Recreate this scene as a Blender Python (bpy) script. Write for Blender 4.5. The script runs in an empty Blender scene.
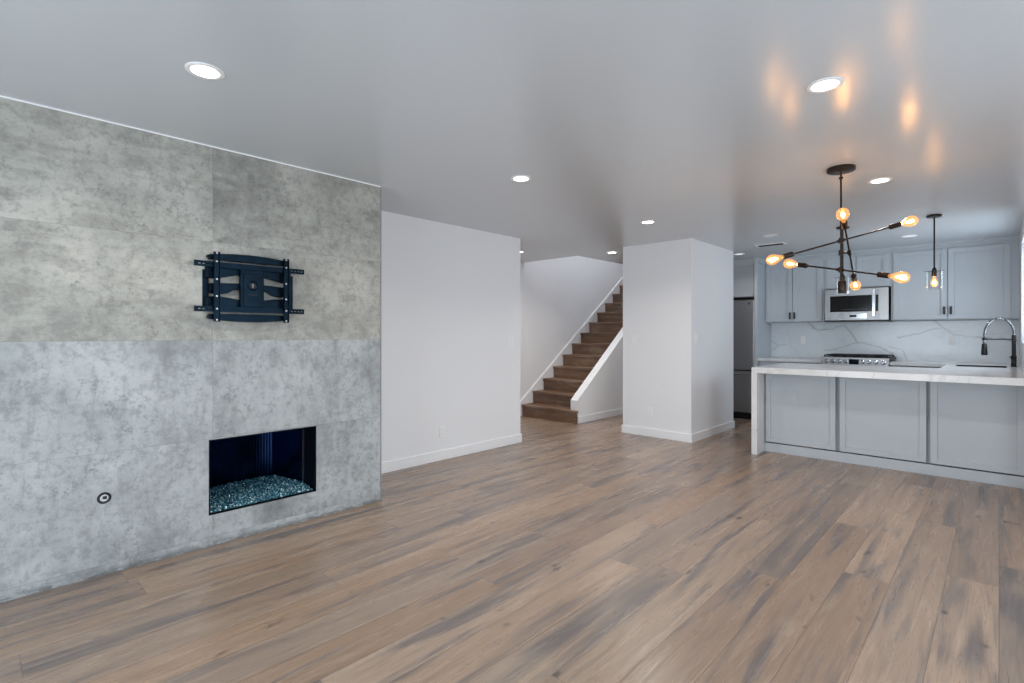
import bpy, bmesh, math, random
from mathutils import Vector, Matrix
random.seed(7)
PI = math.pi
S = bpy.context.scene
COL = S.collection

# ------------------------------------------------------------------ camera, world, exposure, daylight
FPX, HORIZON, CAM_H, CEIL = 515.0, 334.5, 1.29, 2.44
yaw = math.atan((999 - 512) / FPX)
cd = bpy.data.cameras.new('camera'); cam = bpy.data.objects.new('camera', cd); COL.objects.link(cam)
cam.location = (0, 0, CAM_H); cam.rotation_euler = (PI / 2, 0, yaw)
cd.sensor_width = 36; cd.lens = 36 * FPX / 1024; cd.shift_y = -(341.5 - HORIZON) / 1024
cd.clip_start = 0.02
S.camera = cam

S.view_settings.view_transform = 'Standard'; S.view_settings.look = 'None'
S.view_settings.gamma = 1; S.view_settings.use_curve_mapping = False
S.view_settings.exposure = 0.07
S.cycles.use_denoising = True
S.cycles.max_bounces = 8; S.cycles.diffuse_bounces = 5; S.cycles.glossy_bounces = 4
S.cycles.transparent_max_bounces = 16
S.cycles.sample_clamp_indirect = 6

W = bpy.data.worlds.new('world'); S.world = W; W.use_nodes = True
W.node_tree.nodes['Background'].inputs[0].default_value = (0.80, 0.90, 1.0, 1)
W.node_tree.nodes['Background'].inputs[1].default_value = 1.6

def area(name, loc, rot, sx, sy, power, col, spread=PI):
    l = bpy.data.lights.new(name, 'AREA'); l.shape = 'RECTANGLE'; l.size = sx; l.size_y = sy
    l.energy = power; l.color = col; l.spread = spread
    o = bpy.data.objects.new(name, l); COL.objects.link(o); o.location = loc; o.rotation_euler = rot
    return o
DAY = (0.80, 0.89, 1.0)
area('daylight_rear_door', (-1.55, -2.15, 1.12), (PI / 2, 0, 0), 3.0, 2.1, 100, DAY)            # faces +Y
area('daylight_right_door', (1.78, 1.6, 1.12), (PI / 2, 0, PI / 2), 3.6, 2.1, 84, DAY)       # faces -X
area('daylight_kitchen_window', (0.36, 7.2, 1.74), (PI / 2, 0, PI / 2), 1.3, 1.0, 22, (.72, .86, 1.0))
area('stairwell_top_lamp', (-4.99, 7.6, 4.82), (0, 0, 0), 0.8, 1.6, 26, (0.93, 0.96, 1.0))  # unseen lamp added below the solid stairwell top, which has no skylight opening

# ------------------------------------------------------------------ node helpers
def new_mat(name):
    m = bpy.data.materials.new(name); m.use_nodes = True
    nt = m.node_tree; nt.nodes.clear()
    return m, G(nt)
class G:
    def __init__(s, nt): s.nt = nt
    def n(s, t, **k):
        x = s.nt.nodes.new(t)
        for a, v in k.items(): setattr(x, a, v)
        return x
    def put(s, sock, v):
        if isinstance(v, bpy.types.NodeSocket): s.nt.links.new(v, sock)
        elif v is not None:
            if hasattr(sock.default_value, '__len__') and not hasattr(v, '__len__'): v = (v,) * len(sock.default_value)
            if hasattr(v, '__len__') and len(v) == 3 and len(sock.default_value) == 4: v = (*v, 1)
            sock.default_value = v
    def m(s, op, a, b=None, c=None, clamp=False):
        x = s.n('ShaderNodeMath', operation=op, use_clamp=clamp)
        for i, v in enumerate((a, b, c)):
            if v is not None: s.put(x.inputs[i], v)
        return x.outputs[0]
    def vec(s, x, y, z):
        c = s.n('ShaderNodeCombineXYZ')
        for i, v in enumerate((x, y, z)): s.put(c.inputs[i], v)
        return c.outputs[0]
    def pos(s):
        g = s.n('ShaderNodeNewGeometry'); q = s.n('ShaderNodeSeparateXYZ'); s.nt.links.new(g.outputs['Position'], q.inputs[0])
        return q.outputs
    def obj(s):
        g = s.n('ShaderNodeTexCoord'); q = s.n('ShaderNodeSeparateXYZ'); s.nt.links.new(g.outputs['Object'], q.inputs[0])
        return q.outputs
    def noise(s, v, scale=1, detail=4, rough=.5, dist=0):
        x = s.n('ShaderNodeTexNoise'); s.put(x.inputs['Vector'], v); s.put(x.inputs['Scale'], scale)
        s.put(x.inputs['Detail'], detail); s.put(x.inputs['Roughness'], rough); s.put(x.inputs['Distortion'], dist)
        return x.outputs[0]
    def white(s, v):
        x = s.n('ShaderNodeTexWhiteNoise', noise_dimensions='3D'); s.put(x.inputs['Vector'], v)
        return x.outputs['Value']
    def step(s, v, a, b):                                    # smooth 0..1
        x = s.n('ShaderNodeMapRange', interpolation_type='SMOOTHSTEP')
        s.put(x.inputs[0], v); x.inputs[1].default_value = a; x.inputs[2].default_value = b
        return x.outputs[0]
    def lin(s, v, a, b, c, d):
        x = s.n('ShaderNodeMapRange'); s.put(x.inputs[0], v)
        for i, q in enumerate((a, b, c, d)): x.inputs[i + 1].default_value = q
        return x.outputs[0]
    def ramp(s, v, stops):
        x = s.n('ShaderNodeValToRGB'); s.put(x.inputs[0], v); e = x.color_ramp.elements
        while len(e) < len(stops): e.new(0.5)
        for i, (p, c) in enumerate(stops): e[i].position = p; e[i].color = (*c, 1)
        return x.outputs[0]
    def mix(s, f, a, b, blend='MIX'):
        x = s.n('ShaderNodeMix', data_type='RGBA', blend_type=blend)
        s.put(x.inputs[0], f); s.put(x.inputs[6], a); s.put(x.inputs[7], b)
        return x.outputs[2]
    def bump(s, h, strength=.2, dist=.01):
        x = s.n('ShaderNodeBump'); s.put(x.inputs['Height'], h); x.inputs['Strength'].default_value = strength
        x.inputs['Distance'].default_value = dist
        return x.outputs[0]
    def out(s, sh): 
        o = s.n('ShaderNodeOutputMaterial'); s.nt.links.new(sh, o.inputs[0])
    def bsdf(s, color, rough=.5, metal=0, spec=.5, normal=None, emit=None, estr=0, coat=0, final=True):
        b = s.n('ShaderNodeBsdfPrincipled'); s.put(b.inputs['Base Color'], color); s.put(b.inputs['Roughness'], rough)
        s.put(b.inputs['Metallic'], metal); s.put(b.inputs['Specular IOR Level'], spec)
        s.put(b.inputs['Coat Weight'], coat)
        if normal is not None: s.nt.links.new(normal, b.inputs['Normal'])
        if emit is not None:
            s.put(b.inputs['Emission Color'], emit); s.put(b.inputs['Emission Strength'], estr)
        if final: s.out(b.outputs[0])
        return b.outputs[0]

def plain(name, col, rough=.5, metal=0, spec=.5, var=.04, scale=30, bump=0, coat=0):
    m, g = new_mat(name); p = g.obj(); v = g.vec(p[0], p[1], p[2])
    n = g.noise(v, scale, 4)
    c = g.mix(g.lin(n, .3, .7, 0, 1), tuple(x * (1 - var) for x in col), tuple(min(1, x * (1 + var)) for x in col))
    nm = g.bump(n, bump, .003) if bump else None
    g.bsdf(c, rough, metal, spec, nm, coat=coat)
    return m

# paint
M = {}
def paint(name, col, rough, spec, bstr, scale=220):
    m, g = new_mat(name); p = g.pos(); v = g.vec(p[0], p[1], p[2])
    n = g.noise(v, scale, 2); n2 = g.noise(v, 1.1, 2)
    h = g.m('ADD', g.m('MULTIPLY', n, .25), n2)
    c = g.mix(g.lin(n, .3, .7, 0, 1), tuple(x * .985 for x in col), col)
    g.bsdf(c, rough, 0, spec, g.bump(h, bstr, .004))
    return m
M['wall'] = paint('white_wall_paint', (.85, .852, .872), .55, .35, .05)
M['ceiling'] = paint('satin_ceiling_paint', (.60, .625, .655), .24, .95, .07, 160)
M['trim'] = paint('white_trim_paint', (.89, .89, .90), .35, .5, .02)
M['white_plastic'] = plain('white_plastic', (.88, .88, .88), .3, var=.01)
M['cabinet'] = plain('pale_grey_blue_cabinet_paint', (.50, .54, .58), .38, var=.015, scale=6)
M['bronze'] = plain('dark_bronze_metal', (.030, .022, .018), .35, .75, var=.2)
M['black'] = plain('matte_black_metal', (.008, .008, .010), .4, .2, var=.2)
M['mount'] = plain('blue_black_steel', (.006, .015, .026), .40, .92, var=.25, scale=18)
M['iron'] = plain('cast_iron', (.012, .012, .014), .55, .3, bump=.3, scale=120)
M['chrome'] = plain('chrome', (.5, .51, .53), .12, 1, var=.01)
M['dark_glass'] = plain('black_glass', (.004, .004, .005), .10, 0, .3, var=.05)
M['firebox'] = plain('daylight_tinted_firebox_steel', (.009, .026, .085), .22, .92, var=.5, scale=7)  # black steel with the blue daylight reflection put into its base colour
M['soot'] = plain('soot_black_steel', (.002, .003, .006), .5, 0, .1)
M['screw'] = plain('bright_screw_head', (.75, .77, .78), .3, .9)
M['grey'] = plain('grey_plastic', (.25, .25, .26), .5)

def steel():
    m, g = new_mat('brushed_stainless_steel'); p = g.obj()
    n = g.noise(g.vec(g.m('MULTIPLY', p[0], 3), g.m('MULTIPLY', p[1], 3), g.m('MULTIPLY', p[2], 260)), 1, 3)
    g.bsdf(g.mix(n, (.26, .265, .275), (.36, .365, .375)), g.lin(n, .2, .8, .24, .38), 1, .5)
    return m
M['steel'] = steel()
M['fridge_steel'] = plain('fridge_stainless_steel', (.37, .37, .38), .34, 1, var=.02)

def wood(name, width, length, along, palette, grey, rough, gap=True, world=True):
    m, g = new_mat(name); p = g.pos() if world else g.obj()
    a, b = (p[1], p[0]) if along == 'y' else (p[0], p[1])            # a along the grain, b across
    if not gap: b = g.m('ADD', b, p[2])
    row = g.m('FLOOR', g.m('DIVIDE', b, width))
    rr = g.white(g.vec(row, 3.3, 1.7))
    aa = g.m('ADD', g.m('DIVIDE', a, length), g.m('MULTIPLY', rr, 7.31))
    colm = g.m('FLOOR', aa)
    idn = g.white(g.vec(row, colm, 5.1)); id2 = g.white(g.vec(colm, row, 9.7))
    off = g.m('MULTIPLY', idn, 61)
    tone = g.ramp(idn, palette)
    grain = g.noise(g.vec(g.m('MULTIPLY', b, 26), g.m('MULTIPLY', a, 1.5), off), 1, 6, .62, .6)
    fine = g.noise(g.vec(g.m('MULTIPLY', b, 150), g.m('MULTIPLY', a, 6), off), 1, 3, .6)
    smear = g.noise(g.vec(g.m('MULTIPLY', b, 10), g.m('MULTIPLY', a, .75), off), 1, 4, .55, .7)
    knot = g.noise(g.vec(g.m('MULTIPLY', b, 11), g.m('MULTIPLY', a, 5), off), 1, 2, .5, .3)
    blot = g.noise(g.vec(g.m('MULTIPLY', b, 3.5), g.m('MULTIPLY', a, 1.6), off), 1, 3, .5, .4)
    c = g.mix(g.m('MULTIPLY', g.step(smear, .48, .66), .78), tone, grey)
    c = g.mix(g.m('MULTIPLY', g.step(blot, .46, .28), .35), c, (.44, .335, .25))
    c = g.mix(g.m('MULTIPLY', g.step(grain, .5, .74), .34), c, (.085, .062, .052))
    c = g.mix(g.m('MULTIPLY', g.step(grain, .48, .28), .22), c, (.50, .39, .30))
    c = g.mix(g.m('MULTIPLY', g.step(fine, .48, .68), .24), c, (.095, .07, .058))
    c = g.mix(g.m('MULTIPLY', g.step(fine, .46, .30), .14), c, (.52, .42, .34))
    c = g.mix(g.m('MULTIPLY', g.step(knot, .68, .78), .8), c, (.04, .034, .034))
    h = g.m('ADD', g.m('MULTIPLY', grain, .5), g.m('MULTIPLY', fine, .4))
    if gap:
        fb = g.m('FRACT', g.m('DIVIDE', b, width)); fa = g.m('FRACT', aa)
        eb = g.m('MULTIPLY', g.m('MINIMUM', fb, g.m('SUBTRACT', 1, fb)), width)
        ea = g.m('MULTIPLY', g.m('MINIMUM', fa, g.m('SUBTRACT', 1, fa)), length)
        e = g.m('MINIMUM', eb, ea)
        gm = g.step(e, .0024, .0006)
        c = g.mix(g.m('MULTIPLY', gm, .60), c, (.06, .046, .04))
        h = g.m('SUBTRACT', h, g.m('MULTIPLY', g.step(e, .006, .001), 1.2))
    rg = g.lin(grain, .2, .8, rough, rough + .14)
    g.bsdf(c, rg, 0, .75, g.bump(h, .18, .0022))
    return m
M['floor'] = wood('greyed_oak_planks', .205, 2.3, 'y',
                  [(0, (.250, .165, .117)), (.25, (.330, .232, .170)), (.45, (.275, .200, .154)), (.7, (.400, .285, .206)), (.85, (.320, .205, .134)), (1, (.240, .188, .154))],
                  (.112, .102, .108), .22)
M['tread'] = wood('brown_oak_stair', .9, 3.1, 'x',
                  [(0, (.165, .082, .040)), (.5, (.190, .098, .050)), (1, (.150, .076, .038))], (.085, .050, .032), .42, gap=False)

def concrete():
    m, g = new_mat('concrete_look_porcelain_tile'); p = g.pos()
    ty = g.m('DIVIDE', g.m('SUBTRACT', p[1], 1.03), 1.17); tz = g.m('DIVIDE', g.m('SUBTRACT', p[2], .055), .6)
    iy = g.m('FLOOR', ty); iz = g.m('FLOOR', tz)
    idn = g.white(g.vec(iy, iz, 2.2)); id2 = g.white(g.vec(iz, iy, 8.2))
    off = g.m('MULTIPLY', idn, 37)
    v = g.vec(g.m('ADD', p[0], off), p[1], p[2])
    cloud = g.noise(v, 1.5, 10, .66, .35)
    sv = g.vec(g.m('ADD', p[0], off), g.m('MULTIPLY', p[1], 3.2), g.m('MULTIPLY', p[2], 1.1))
    sh = g.vec(g.m('ADD', p[0], off), g.m('MULTIPLY', p[1], 1.0), g.m('MULTIPLY', p[2], 3.6))
    streak = g.mix(g.m('GREATER_THAN', p[2], 1.255), g.noise(sv, 3.0, 9, .68, .25), g.noise(sh, 2.6, 9, .68, .25))
    fine = g.noise(v, 22, 8, .75)
    sp = g.noise(v, 95, 5, .7)
    mask = g.noise(v, 2.6, 5, .6)
    c = g.ramp(cloud, [(.30, (.160, .162, .160)), (.43, (.305, .311, .307)), (.54, (.40, .405, .40)), (.68, (.50, .50, .495))])
    c = g.mix(g.m('MULTIPLY', g.step(streak, .50, .66), .38), c, (.165, .160, .150))
    c = g.mix(g.m('MULTIPLY', g.step(streak, .47, .32), .40), c, (.50, .515, .505))
    mid = g.noise(v, 13, 9, .75, .3)
    c = g.mix(g.m('MULTIPLY', g.step(mid, .50, .66), .30), c, (.19, .192, .188))
    c = g.mix(g.m('MULTIPLY', g.step(mid, .48, .33), .24), c, (.50, .51, .50))
    spk = g.m('MULTIPLY', g.m('MULTIPLY', g.step(sp, .50, .62), g.step(fine, .46, .60)), g.step(mask, .46, .62))
    c = g.mix(g.m('MULTIPLY', spk, .7), c, (.085, .095, .10))
    c = g.mix(g.m('MULTIPLY', g.step(fine, .48, .62), .42), c, (.185, .19, .19))
    c = g.mix(g.m('MULTIPLY', g.step(fine, .46, .32), .25), c, (.52, .53, .52))
    warm = g.m('GREATER_THAN', p[2], 1.255)
    c = g.mix(1.0, c, g.mix(warm, (.975, 1.0, 1.02), (1.05, 1.01, .92)), 'MULTIPLY')
    c = g.mix(1.0, c, g.mix(id2, (.93, .93, .93), (1.05, 1.05, 1.05)), 'MULTIPLY')
    # grout
    fy = g.m('FRACT', ty); fz = g.m('FRACT', tz)
    ey = g.m('MULTIPLY', g.m('MINIMUM', fy, g.m('SUBTRACT', 1, fy)), 1.17); ez = g.m('MULTIPLY', g.m('MINIMUM', fz, g.m('SUBTRACT', 1, fz)), .6)
    e = g.m('MINIMUM', ey, ez)
    c = g.mix(g.m('MULTIPLY', g.step(e, .0025, .0008), .45), c, (.20, .20, .19))
    # dirt along the foot of the wall
    dirt = g.m('MULTIPLY', g.step(p[2], .045, .0), g.step(g.noise(sh, 9, 6, .7), .44, .52))
    c = g.mix(g.m('MULTIPLY', dirt, .65), c, (.07, .07, .072))
    g.bsdf(c, g.lin(cloud, .3, .7, .42, .55), 0, .4, g.bump(fine, .10, .002))
    return m
M['concrete'] = concrete()

def marble(name, veins=None, soft=.5, axes=(0, 2), base=((.72, .725, .73), (.83, .83, .835))):
    m, g = new_mat(name); p = g.pos(); v = g.vec(p[0], p[1], p[2])
    wx = g.m('MULTIPLY', g.m('SUBTRACT', g.noise(v, 7, 4), .5), .09); wz = g.m('MULTIPLY', g.m('SUBTRACT', g.noise(g.vec(p[2], p[0], p[1]), 7.7, 4), .5), .09)
    A = g.m('ADD', p[axes[0]], wx); B = g.m('ADD', p[axes[1]], wz)
    n = g.noise(v, 2.2, 5, .6, .4)
    c = g.mix(g.step(n, .35, .7), base[0], base[1])
    sv = g.noise(g.vec(A, p[1], B), 1.6, 3, .5, .5)
    ln = g.step(g.m('ABSOLUTE', g.m('SUBTRACT', sv, .5)), .012, .0)
    c = g.mix(g.m('MULTIPLY', ln, .35 * soft), c, (.42, .42, .43))
    if veins:
        d = None
        for pts, w in veins:
            for (x0, z0), (x1, z1) in zip(pts[:-1], pts[1:]):
                dx, dz = x1 - x0, z1 - z0; L2 = dx * dx + dz * dz
                ax = g.m('SUBTRACT', A, x0); az = g.m('SUBTRACT', B, z0)
                t = g.m('DIVIDE', g.m('ADD', g.m('MULTIPLY', ax, dx), g.m('MULTIPLY', az, dz)), L2, clamp=True)
                ex = g.m('SUBTRACT', ax, g.m('MULTIPLY', t, dx)); ez = g.m('SUBTRACT', az, g.m('MULTIPLY', t, dz))
                q = g.m('DIVIDE', g.m('SQRT', g.m('ADD', g.m('MULTIPLY', ex, ex), g.m('MULTIPLY', ez, ez))), w)
                d = q if d is None else g.m('MINIMUM', d, q)
        br = g.noise(v, 9, 3)
        c = g.mix(g.m('MULTIPLY', g.step(d, 4.5, 0), .22), c, (.40, .40, .41))
        c = g.mix(g.m('MULTIPLY', g.step(d, 1.2, .2), g.lin(br, .3, .7, .25, .75)), c, (.25, .25, .265))
    g.bsdf(c, .16, 0, .5)
    return m
M['quartz'] = marble('white_quartz', soft=.8)
VE = [([(-2.12, 1.47), (-1.98, 1.36), (-1.78, 1.38), (-1.63, 1.42), (-1.56, 1.33), (-1.49, 1.18), (-1.37, 1.17), (-1.2, 1.10), (-1.06, 1.03)], .007),
      ([(-1.49, 1.18), (-1.62, 1.12), (-1.9, 1.05)], .004),
      ([(-2.62, 1.06), (-2.5, 1.11), (-2.42, 1.13)], .006), ([(-2.62, 1.18), (-2.52, 1.12)], .004),
      ([(-1.0, 1.25), (-.82, 1.29), (-.66, 1.36), (-.52, 1.37), (-.42, 1.29), (-.2, 1.25), (.17, 1.22)], .006),
      ([(-.64, 1.47), (-.56, 1.40), (-.50, 1.36)], .004), ([(-1.1, 1.12), (-.95, 1.08), (-.9, .95)], .004)]
M['backsplash'] = marble('veined_marble_slab', VE, .5, base=((.69, .725, .76), (.76, .79, .82)))

def glass(name, tint, gloss=.10, emit=None):
    m, g = new_mat(name)
    t = g.n('ShaderNodeBsdfTransparent'); g.put(t.inputs[0], tint)
    gl = g.n('ShaderNodeBsdfGlossy'); g.put(gl.inputs['Roughness'], .03)
    lw = g.n('ShaderNodeLayerWeight'); lw.inputs[0].default_value = .35
    mx = g.n('ShaderNodeMixShader'); g.put(mx.inputs[0], g.m('ADD', gloss * .5, g.m('MULTIPLY', lw.outputs['Facing'], gloss * 3), clamp=True))
    g.nt.links.new(t.outputs[0], mx.inputs[1]); g.nt.links.new(gl.outputs[0], mx.inputs[2])
    sh = mx.outputs[0]
    if emit:
        e = g.n('ShaderNodeEmission'); g.put(e.inputs[0], emit[0]); g.put(e.inputs[1], emit[1])
        ad = g.n('ShaderNodeAddShader'); g.nt.links.new(sh, ad.inputs[0]); g.nt.links.new(e.outputs[0], ad.inputs[1]); sh = ad.outputs[0]
    g.out(sh)
    return m
M['pane'] = glass('window_glass', (.97, .985, .98))
M['clear_glass'] = glass('clear_shade_glass', (.95, .955, .955), .05)
M['bulb_glass'] = glass('amber_bulb_glass', (1.0, .84, .62), .10, ((1.0, .45, .12), .42))
def emis(name, col, s):
    m, g = new_mat(name); e = g.n('ShaderNodeEmission'); g.put(e.inputs[0], col); g.put(e.inputs[1], s); g.out(e.outputs[0]); return m
M['filament'] = emis('glowing_filament', (1.0, .62, .26), 14)
M['led'] = emis('led_diffuser', (1.0, .97, .93), 9)
M['led_dim'] = emis('dim_led_diffuser', (.93, .97, 1.0), .9)
def shards():
    m, g = new_mat('teal_fire_glass'); oi = g.n('ShaderNodeNewGeometry')
    r = oi.outputs['Random Per Island']
    c = g.ramp(r, [(0, (.006, .025, .06)), (.35, (.02, .085, .14)), (.7, (.06, .20, .25)), (.9, (.20, .42, .46)), (1, (.75, .88, .9))])
    g.bsdf(c, .08, 0, .8)
    return m
M['fire_glass'] = shards()

# ------------------------------------------------------------------ mesh helpers
class MB:
    def __init__(s): s.bm = bmesh.new()
    def box(s, x0, x1, y0, y1, z0, z1, bev=0, seg=2):
        b = bmesh.new(); r = bmesh.ops.create_cube(b, size=1)
        for v in b.verts:
            v.co = Vector(((x0 + x1) / 2 + v.co.x * (x1 - x0), (y0 + y1) / 2 + v.co.y * (y1 - y0), (z0 + z1) / 2 + v.co.z * (z1 - z0)))
        if bev: bmesh.ops.bevel(b, geom=b.edges[:], offset=bev, segments=seg, profile=.5, affect='EDGES')
        return s.join(b)
    def join(s, b):
        me = bpy.data.meshes.new('tmp'); b.to_mesh(me); b.free(); s.bm.from_mesh(me); bpy.data.meshes.remove(me); return s
    def tube(s, p, q, r, r2=None, n=16, caps=True):
        p, q = Vector(p), Vector(q); d = q - p; b = bmesh.new()
        bmesh.ops.create_cone(b, cap_ends=caps, segments=n, radius1=r, radius2=r if r2 is None else r2, depth=d.length)
        R = d.to_track_quat('Z', 'Y').to_matrix().to_4x4()
        bmesh.ops.transform(b, matrix=Matrix.Translation((p + q) / 2) @ R, verts=b.verts)
        return s.join(b)
    def lathe(s, prof, o, ax=(0, 0, 1), n=24, cap=True):          # prof = [(r, h)...]
        q = Vector(ax).normalized().to_track_quat('Z', 'Y').to_matrix(); o = Vector(o); b = bmesh.new(); rings = []
        for r, h in prof:
            if r < 1e-6: rings.append([b.verts.new(o + q @ Vector((0, 0, h)))])
            else: rings.append([b.verts.new(o + q @ Vector((r * math.cos(2 * PI * i / n), r * math.sin(2 * PI * i / n), h))) for i in range(n)])
        for A, B in zip(rings[:-1], rings[1:]):
            for i in range(n):
                j = (i + 1) % n
                if len(A) == 1 and len(B) == 1: break
                if len(A) == 1: b.faces.new((A[0], B[i], B[j]))
                elif len(B) == 1: b.faces.new((A[i], A[j], B[0]))
                else: b.faces.new((A[i], A[j], B[j], B[i]))
        if cap:
            for R in (rings[0], rings[-1]):
                if len(R) > 2: b.faces.new(R)
        bmesh.ops.recalc_face_normals(b, faces=b.faces[:])
        return s.join(b)
    def prism(s, pts, axis, a0, a1, bev=0):                       # 2-D polygon extruded along axis
        b = bmesh.new()
        def P(u, v, w): return {'x': (w, u, v), 'y': (u, w, v), 'z': (u, v, w)}[axis]
        f0 = [b.verts.new(P(u, v, a0)) for u, v in pts]; f1 = [b.verts.new(P(u, v, a1)) for u, v in pts]
        b.faces.new(f0); b.faces.new(f1[::-1]); k = len(pts)
        for i in range(k): b.faces.new((f0[i], f1[i], f1[(i + 1) % k], f0[(i + 1) % k]))
        bmesh.ops.recalc_face_normals(b, faces=b.faces[:])
        if bev: bmesh.ops.bevel(b, geom=b.edges[:], offset=bev, segments=2, profile=.5, affect='EDGES')
        return s.join(b)
    def sweep(s, pts, r, n=8):
        b = bmesh.new(); pts = [Vector(p) for p in pts]; rings = []; up = None
        for i, p in enumerate(pts):
            t = (pts[min(i + 1, len(pts) - 1)] - pts[max(i - 1, 0)]).normalized()
            if up is None: up = t.orthogonal().normalized()
            up = (up - t * up.dot(t)).normalized(); w = t.cross(up)
            rings.append([b.verts.new(p + r * (up * math.cos(2 * PI * k / n) + w * math.sin(2 * PI * k / n))) for k in range(n)])
        for A, B in zip(rings[:-1], rings[1:]):
            for k in range(n): b.faces.new((A[k], A[(k + 1) % n], B[(k + 1) % n], B[k]))
        b.faces.new(rings[0]); b.faces.new(rings[-1][::-1])
        bmesh.ops.recalc_face_normals(b, faces=b.faces[:])
        return s.join(b)
    def build(s, name, mat, parent=None, label=None, smooth=False):
        me = bpy.data.meshes.new(name); 
        if parent is not None:
            o = Vector((0, 0, 0)); q = parent
            while q is not None: o += q.location; q = q.parent
            bmesh.ops.translate(s.bm, verts=s.bm.verts, vec=-o)
        s.bm.to_mesh(me); s.bm.free()
        if smooth:
            me.shade_smooth() if hasattr(me, 'shade_smooth') else None
        ob = bpy.data.objects.new(name, me); me.materials.append(M[mat]); COL.objects.link(ob)
        if parent is not None: ob.parent = parent
        if smooth:
            try: me.set_sharp_from_angle(angle=math.radians(40))
            except Exception: pass
        if label: ob['label'] = label
        return ob
def tag(o, label, cat, group=None, kind=None):
    o['label'] = label; o['category'] = cat
    if group: o['group'] = group
    if kind: o['kind'] = kind
    return o
def thing(name, loc, label, cat, group=None):
    o = bpy.data.objects.new(name, None); COL.objects.link(o); o.location = loc; o.empty_display_size = .05
    return tag(o, label, cat, group)
def struct(name, mb, mat, label, cat, parent=None):
    o = mb.build(name, mat, parent)
    if parent is None: o['kind'] = 'structure'; tag(o, label, cat)
    elif label: o['label'] = label
    return o
def copy_tree(o, parent=None):
    c = o.copy(); COL.objects.link(c)
    if parent is not None: c.parent = parent
    for ch in list(o.children): copy_tree(ch, c)
    return c

# ------------------------------------------------------------------ the setting
XF, XW, XS, XK = -3.49, -4.165, -5.50, 0.178      # fireplace face, white wall, stair wall, kitchen window wall
XR, YR, YB = 1.60, -2.0, 8.78                     # living room right wall, rear wall, kitchen back wall
YE = 4.55                                         # end of the white wall
KX0, KX1 = -4.555, -4.43                           # knee wall
struct('floor', MB().box(-5.7, 1.8, -2.2, 10.6, -.1, 0), 'floor', 'wide greyed oak plank floor running through the whole room', 'floor')
c = MB()
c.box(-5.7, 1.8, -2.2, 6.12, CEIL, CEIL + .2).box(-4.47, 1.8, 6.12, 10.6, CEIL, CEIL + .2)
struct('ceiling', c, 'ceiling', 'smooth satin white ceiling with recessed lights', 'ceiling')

# fireplace wall: a tiled breast with the firebox opening
OY0, OY1, OZ0, OZ1 = 1.008, 1.688, .187, .648
w = MB()
Y0, Y1 = YR, 2.205
w.box(XF - .09, XF, Y0, OY0, 0, CEIL).box(XF - .09, XF, OY1, Y1, 0, CEIL).box(XF - .09, XF, OY0, OY1, 0, OZ0).box(XF - .09, XF, OY0, OY1, OZ1, CEIL)
w.box(XW, XF - .09, Y1 - .09, Y1, 0, CEIL)
bmesh.ops.remove_doubles(w.bm, verts=w.bm.verts, dist=1e-5)
struct('wall_fireplace', w, 'concrete', 'grey concrete-look tiled fireplace wall', 'wall')
struct('trim_1', MB().box(XF, XF + .003, Y0, Y1, CEIL - .007, CEIL), 'trim', 'thin white bead along the top of the concrete wall', 'trim')
struct('trim_2', MB().box(XF - .004, XF + .003, Y1 - .001, Y1 + .006, 0, CEIL - .007), 'grey', 'slim edge trim on the corner of the concrete wall', 'trim')

struct('wall_left', MB().box(XW - .12, XW, Y1 - .5, YE, 0, CEIL), 'wall', 'plain white wall right of the concrete fireplace wall', 'wall')
bb = MB().box(XW, XW + .014, Y1, YE + .014, 0, .10, .003).box(XW - .12, XW, YE, YE + .014, 0, .10, .003)
struct('baseboard_left', bb, 'trim', 'white baseboard of the wall beside the fireplace', 'baseboard')
struct('wall_entry', MB().box(XS - .12, XW - .12, 2.9, 3.0, 0, CEIL), 'wall', 'white end wall of the entry hall', 'wall')
# stair wall (two storeys), stairwell sides
struct('wall_stair', MB().box(XS - .12, XS, 2.9, 10.6, 0, 5.0), 'wall', 'tall white wall the stairs climb along', 'wall')
s = MB().box(-4.47, -4.37, 6.12, 10.6, CEIL + .2, 5.0).box(XS, -4.47, 6.02, 6.12, CEIL + .2, 5.0).box(XS, -4.47, 10.4, 10.5, 0, 5.0).box(XS, -4.47, 6.12, 10.4, 4.9, 5.0)
struct('wall_stairwell', s, 'wall', 'white upper walls closing the stairwell', 'wall')
kz = lambda y: .341 + (y - 6.076) * .7535
k = MB().prism([(6.065, 0), (6.065, kz(6.065)), (6.065 + (CEIL - kz(6.065)) / .7535, CEIL), (10.4, CEIL), (10.4, 0)], 'x', KX0, KX1)
struct('wall_knee', k, 'wall', 'sloped white knee wall on the open side of the stairs', 'wall')
struct('baseboard_knee', MB().box(KX1, KX1 + .014, 6.065, 8.7, 0, .10, .003), 'trim', 'white baseboard at the foot of the sloped knee wall', 'baseboard')
struct('baseboard_stair', MB().box(XS, XS + .014, 3.0, 6.0, 0, .10, .003), 'trim', 'white baseboard of the entry wall before the stairs', 'baseboard')
# white closet block in the middle
CX0, CX1, CY0, CY1 = -3.598, -2.666, 5.93, 7.27
struct('wall_column', MB().box(CX0, CX1, CY0, CY1, 0, CEIL), 'wall', 'white boxed column between the stairs and the kitchen', 'wall')
struct('baseboard_column', MB().box(CX0 - .014, CX1 + .014, CY0 - .014, CY1 + .014, 0, .10, .003), 'trim', 'white baseboard around the boxed column', 'baseboard')
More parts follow.
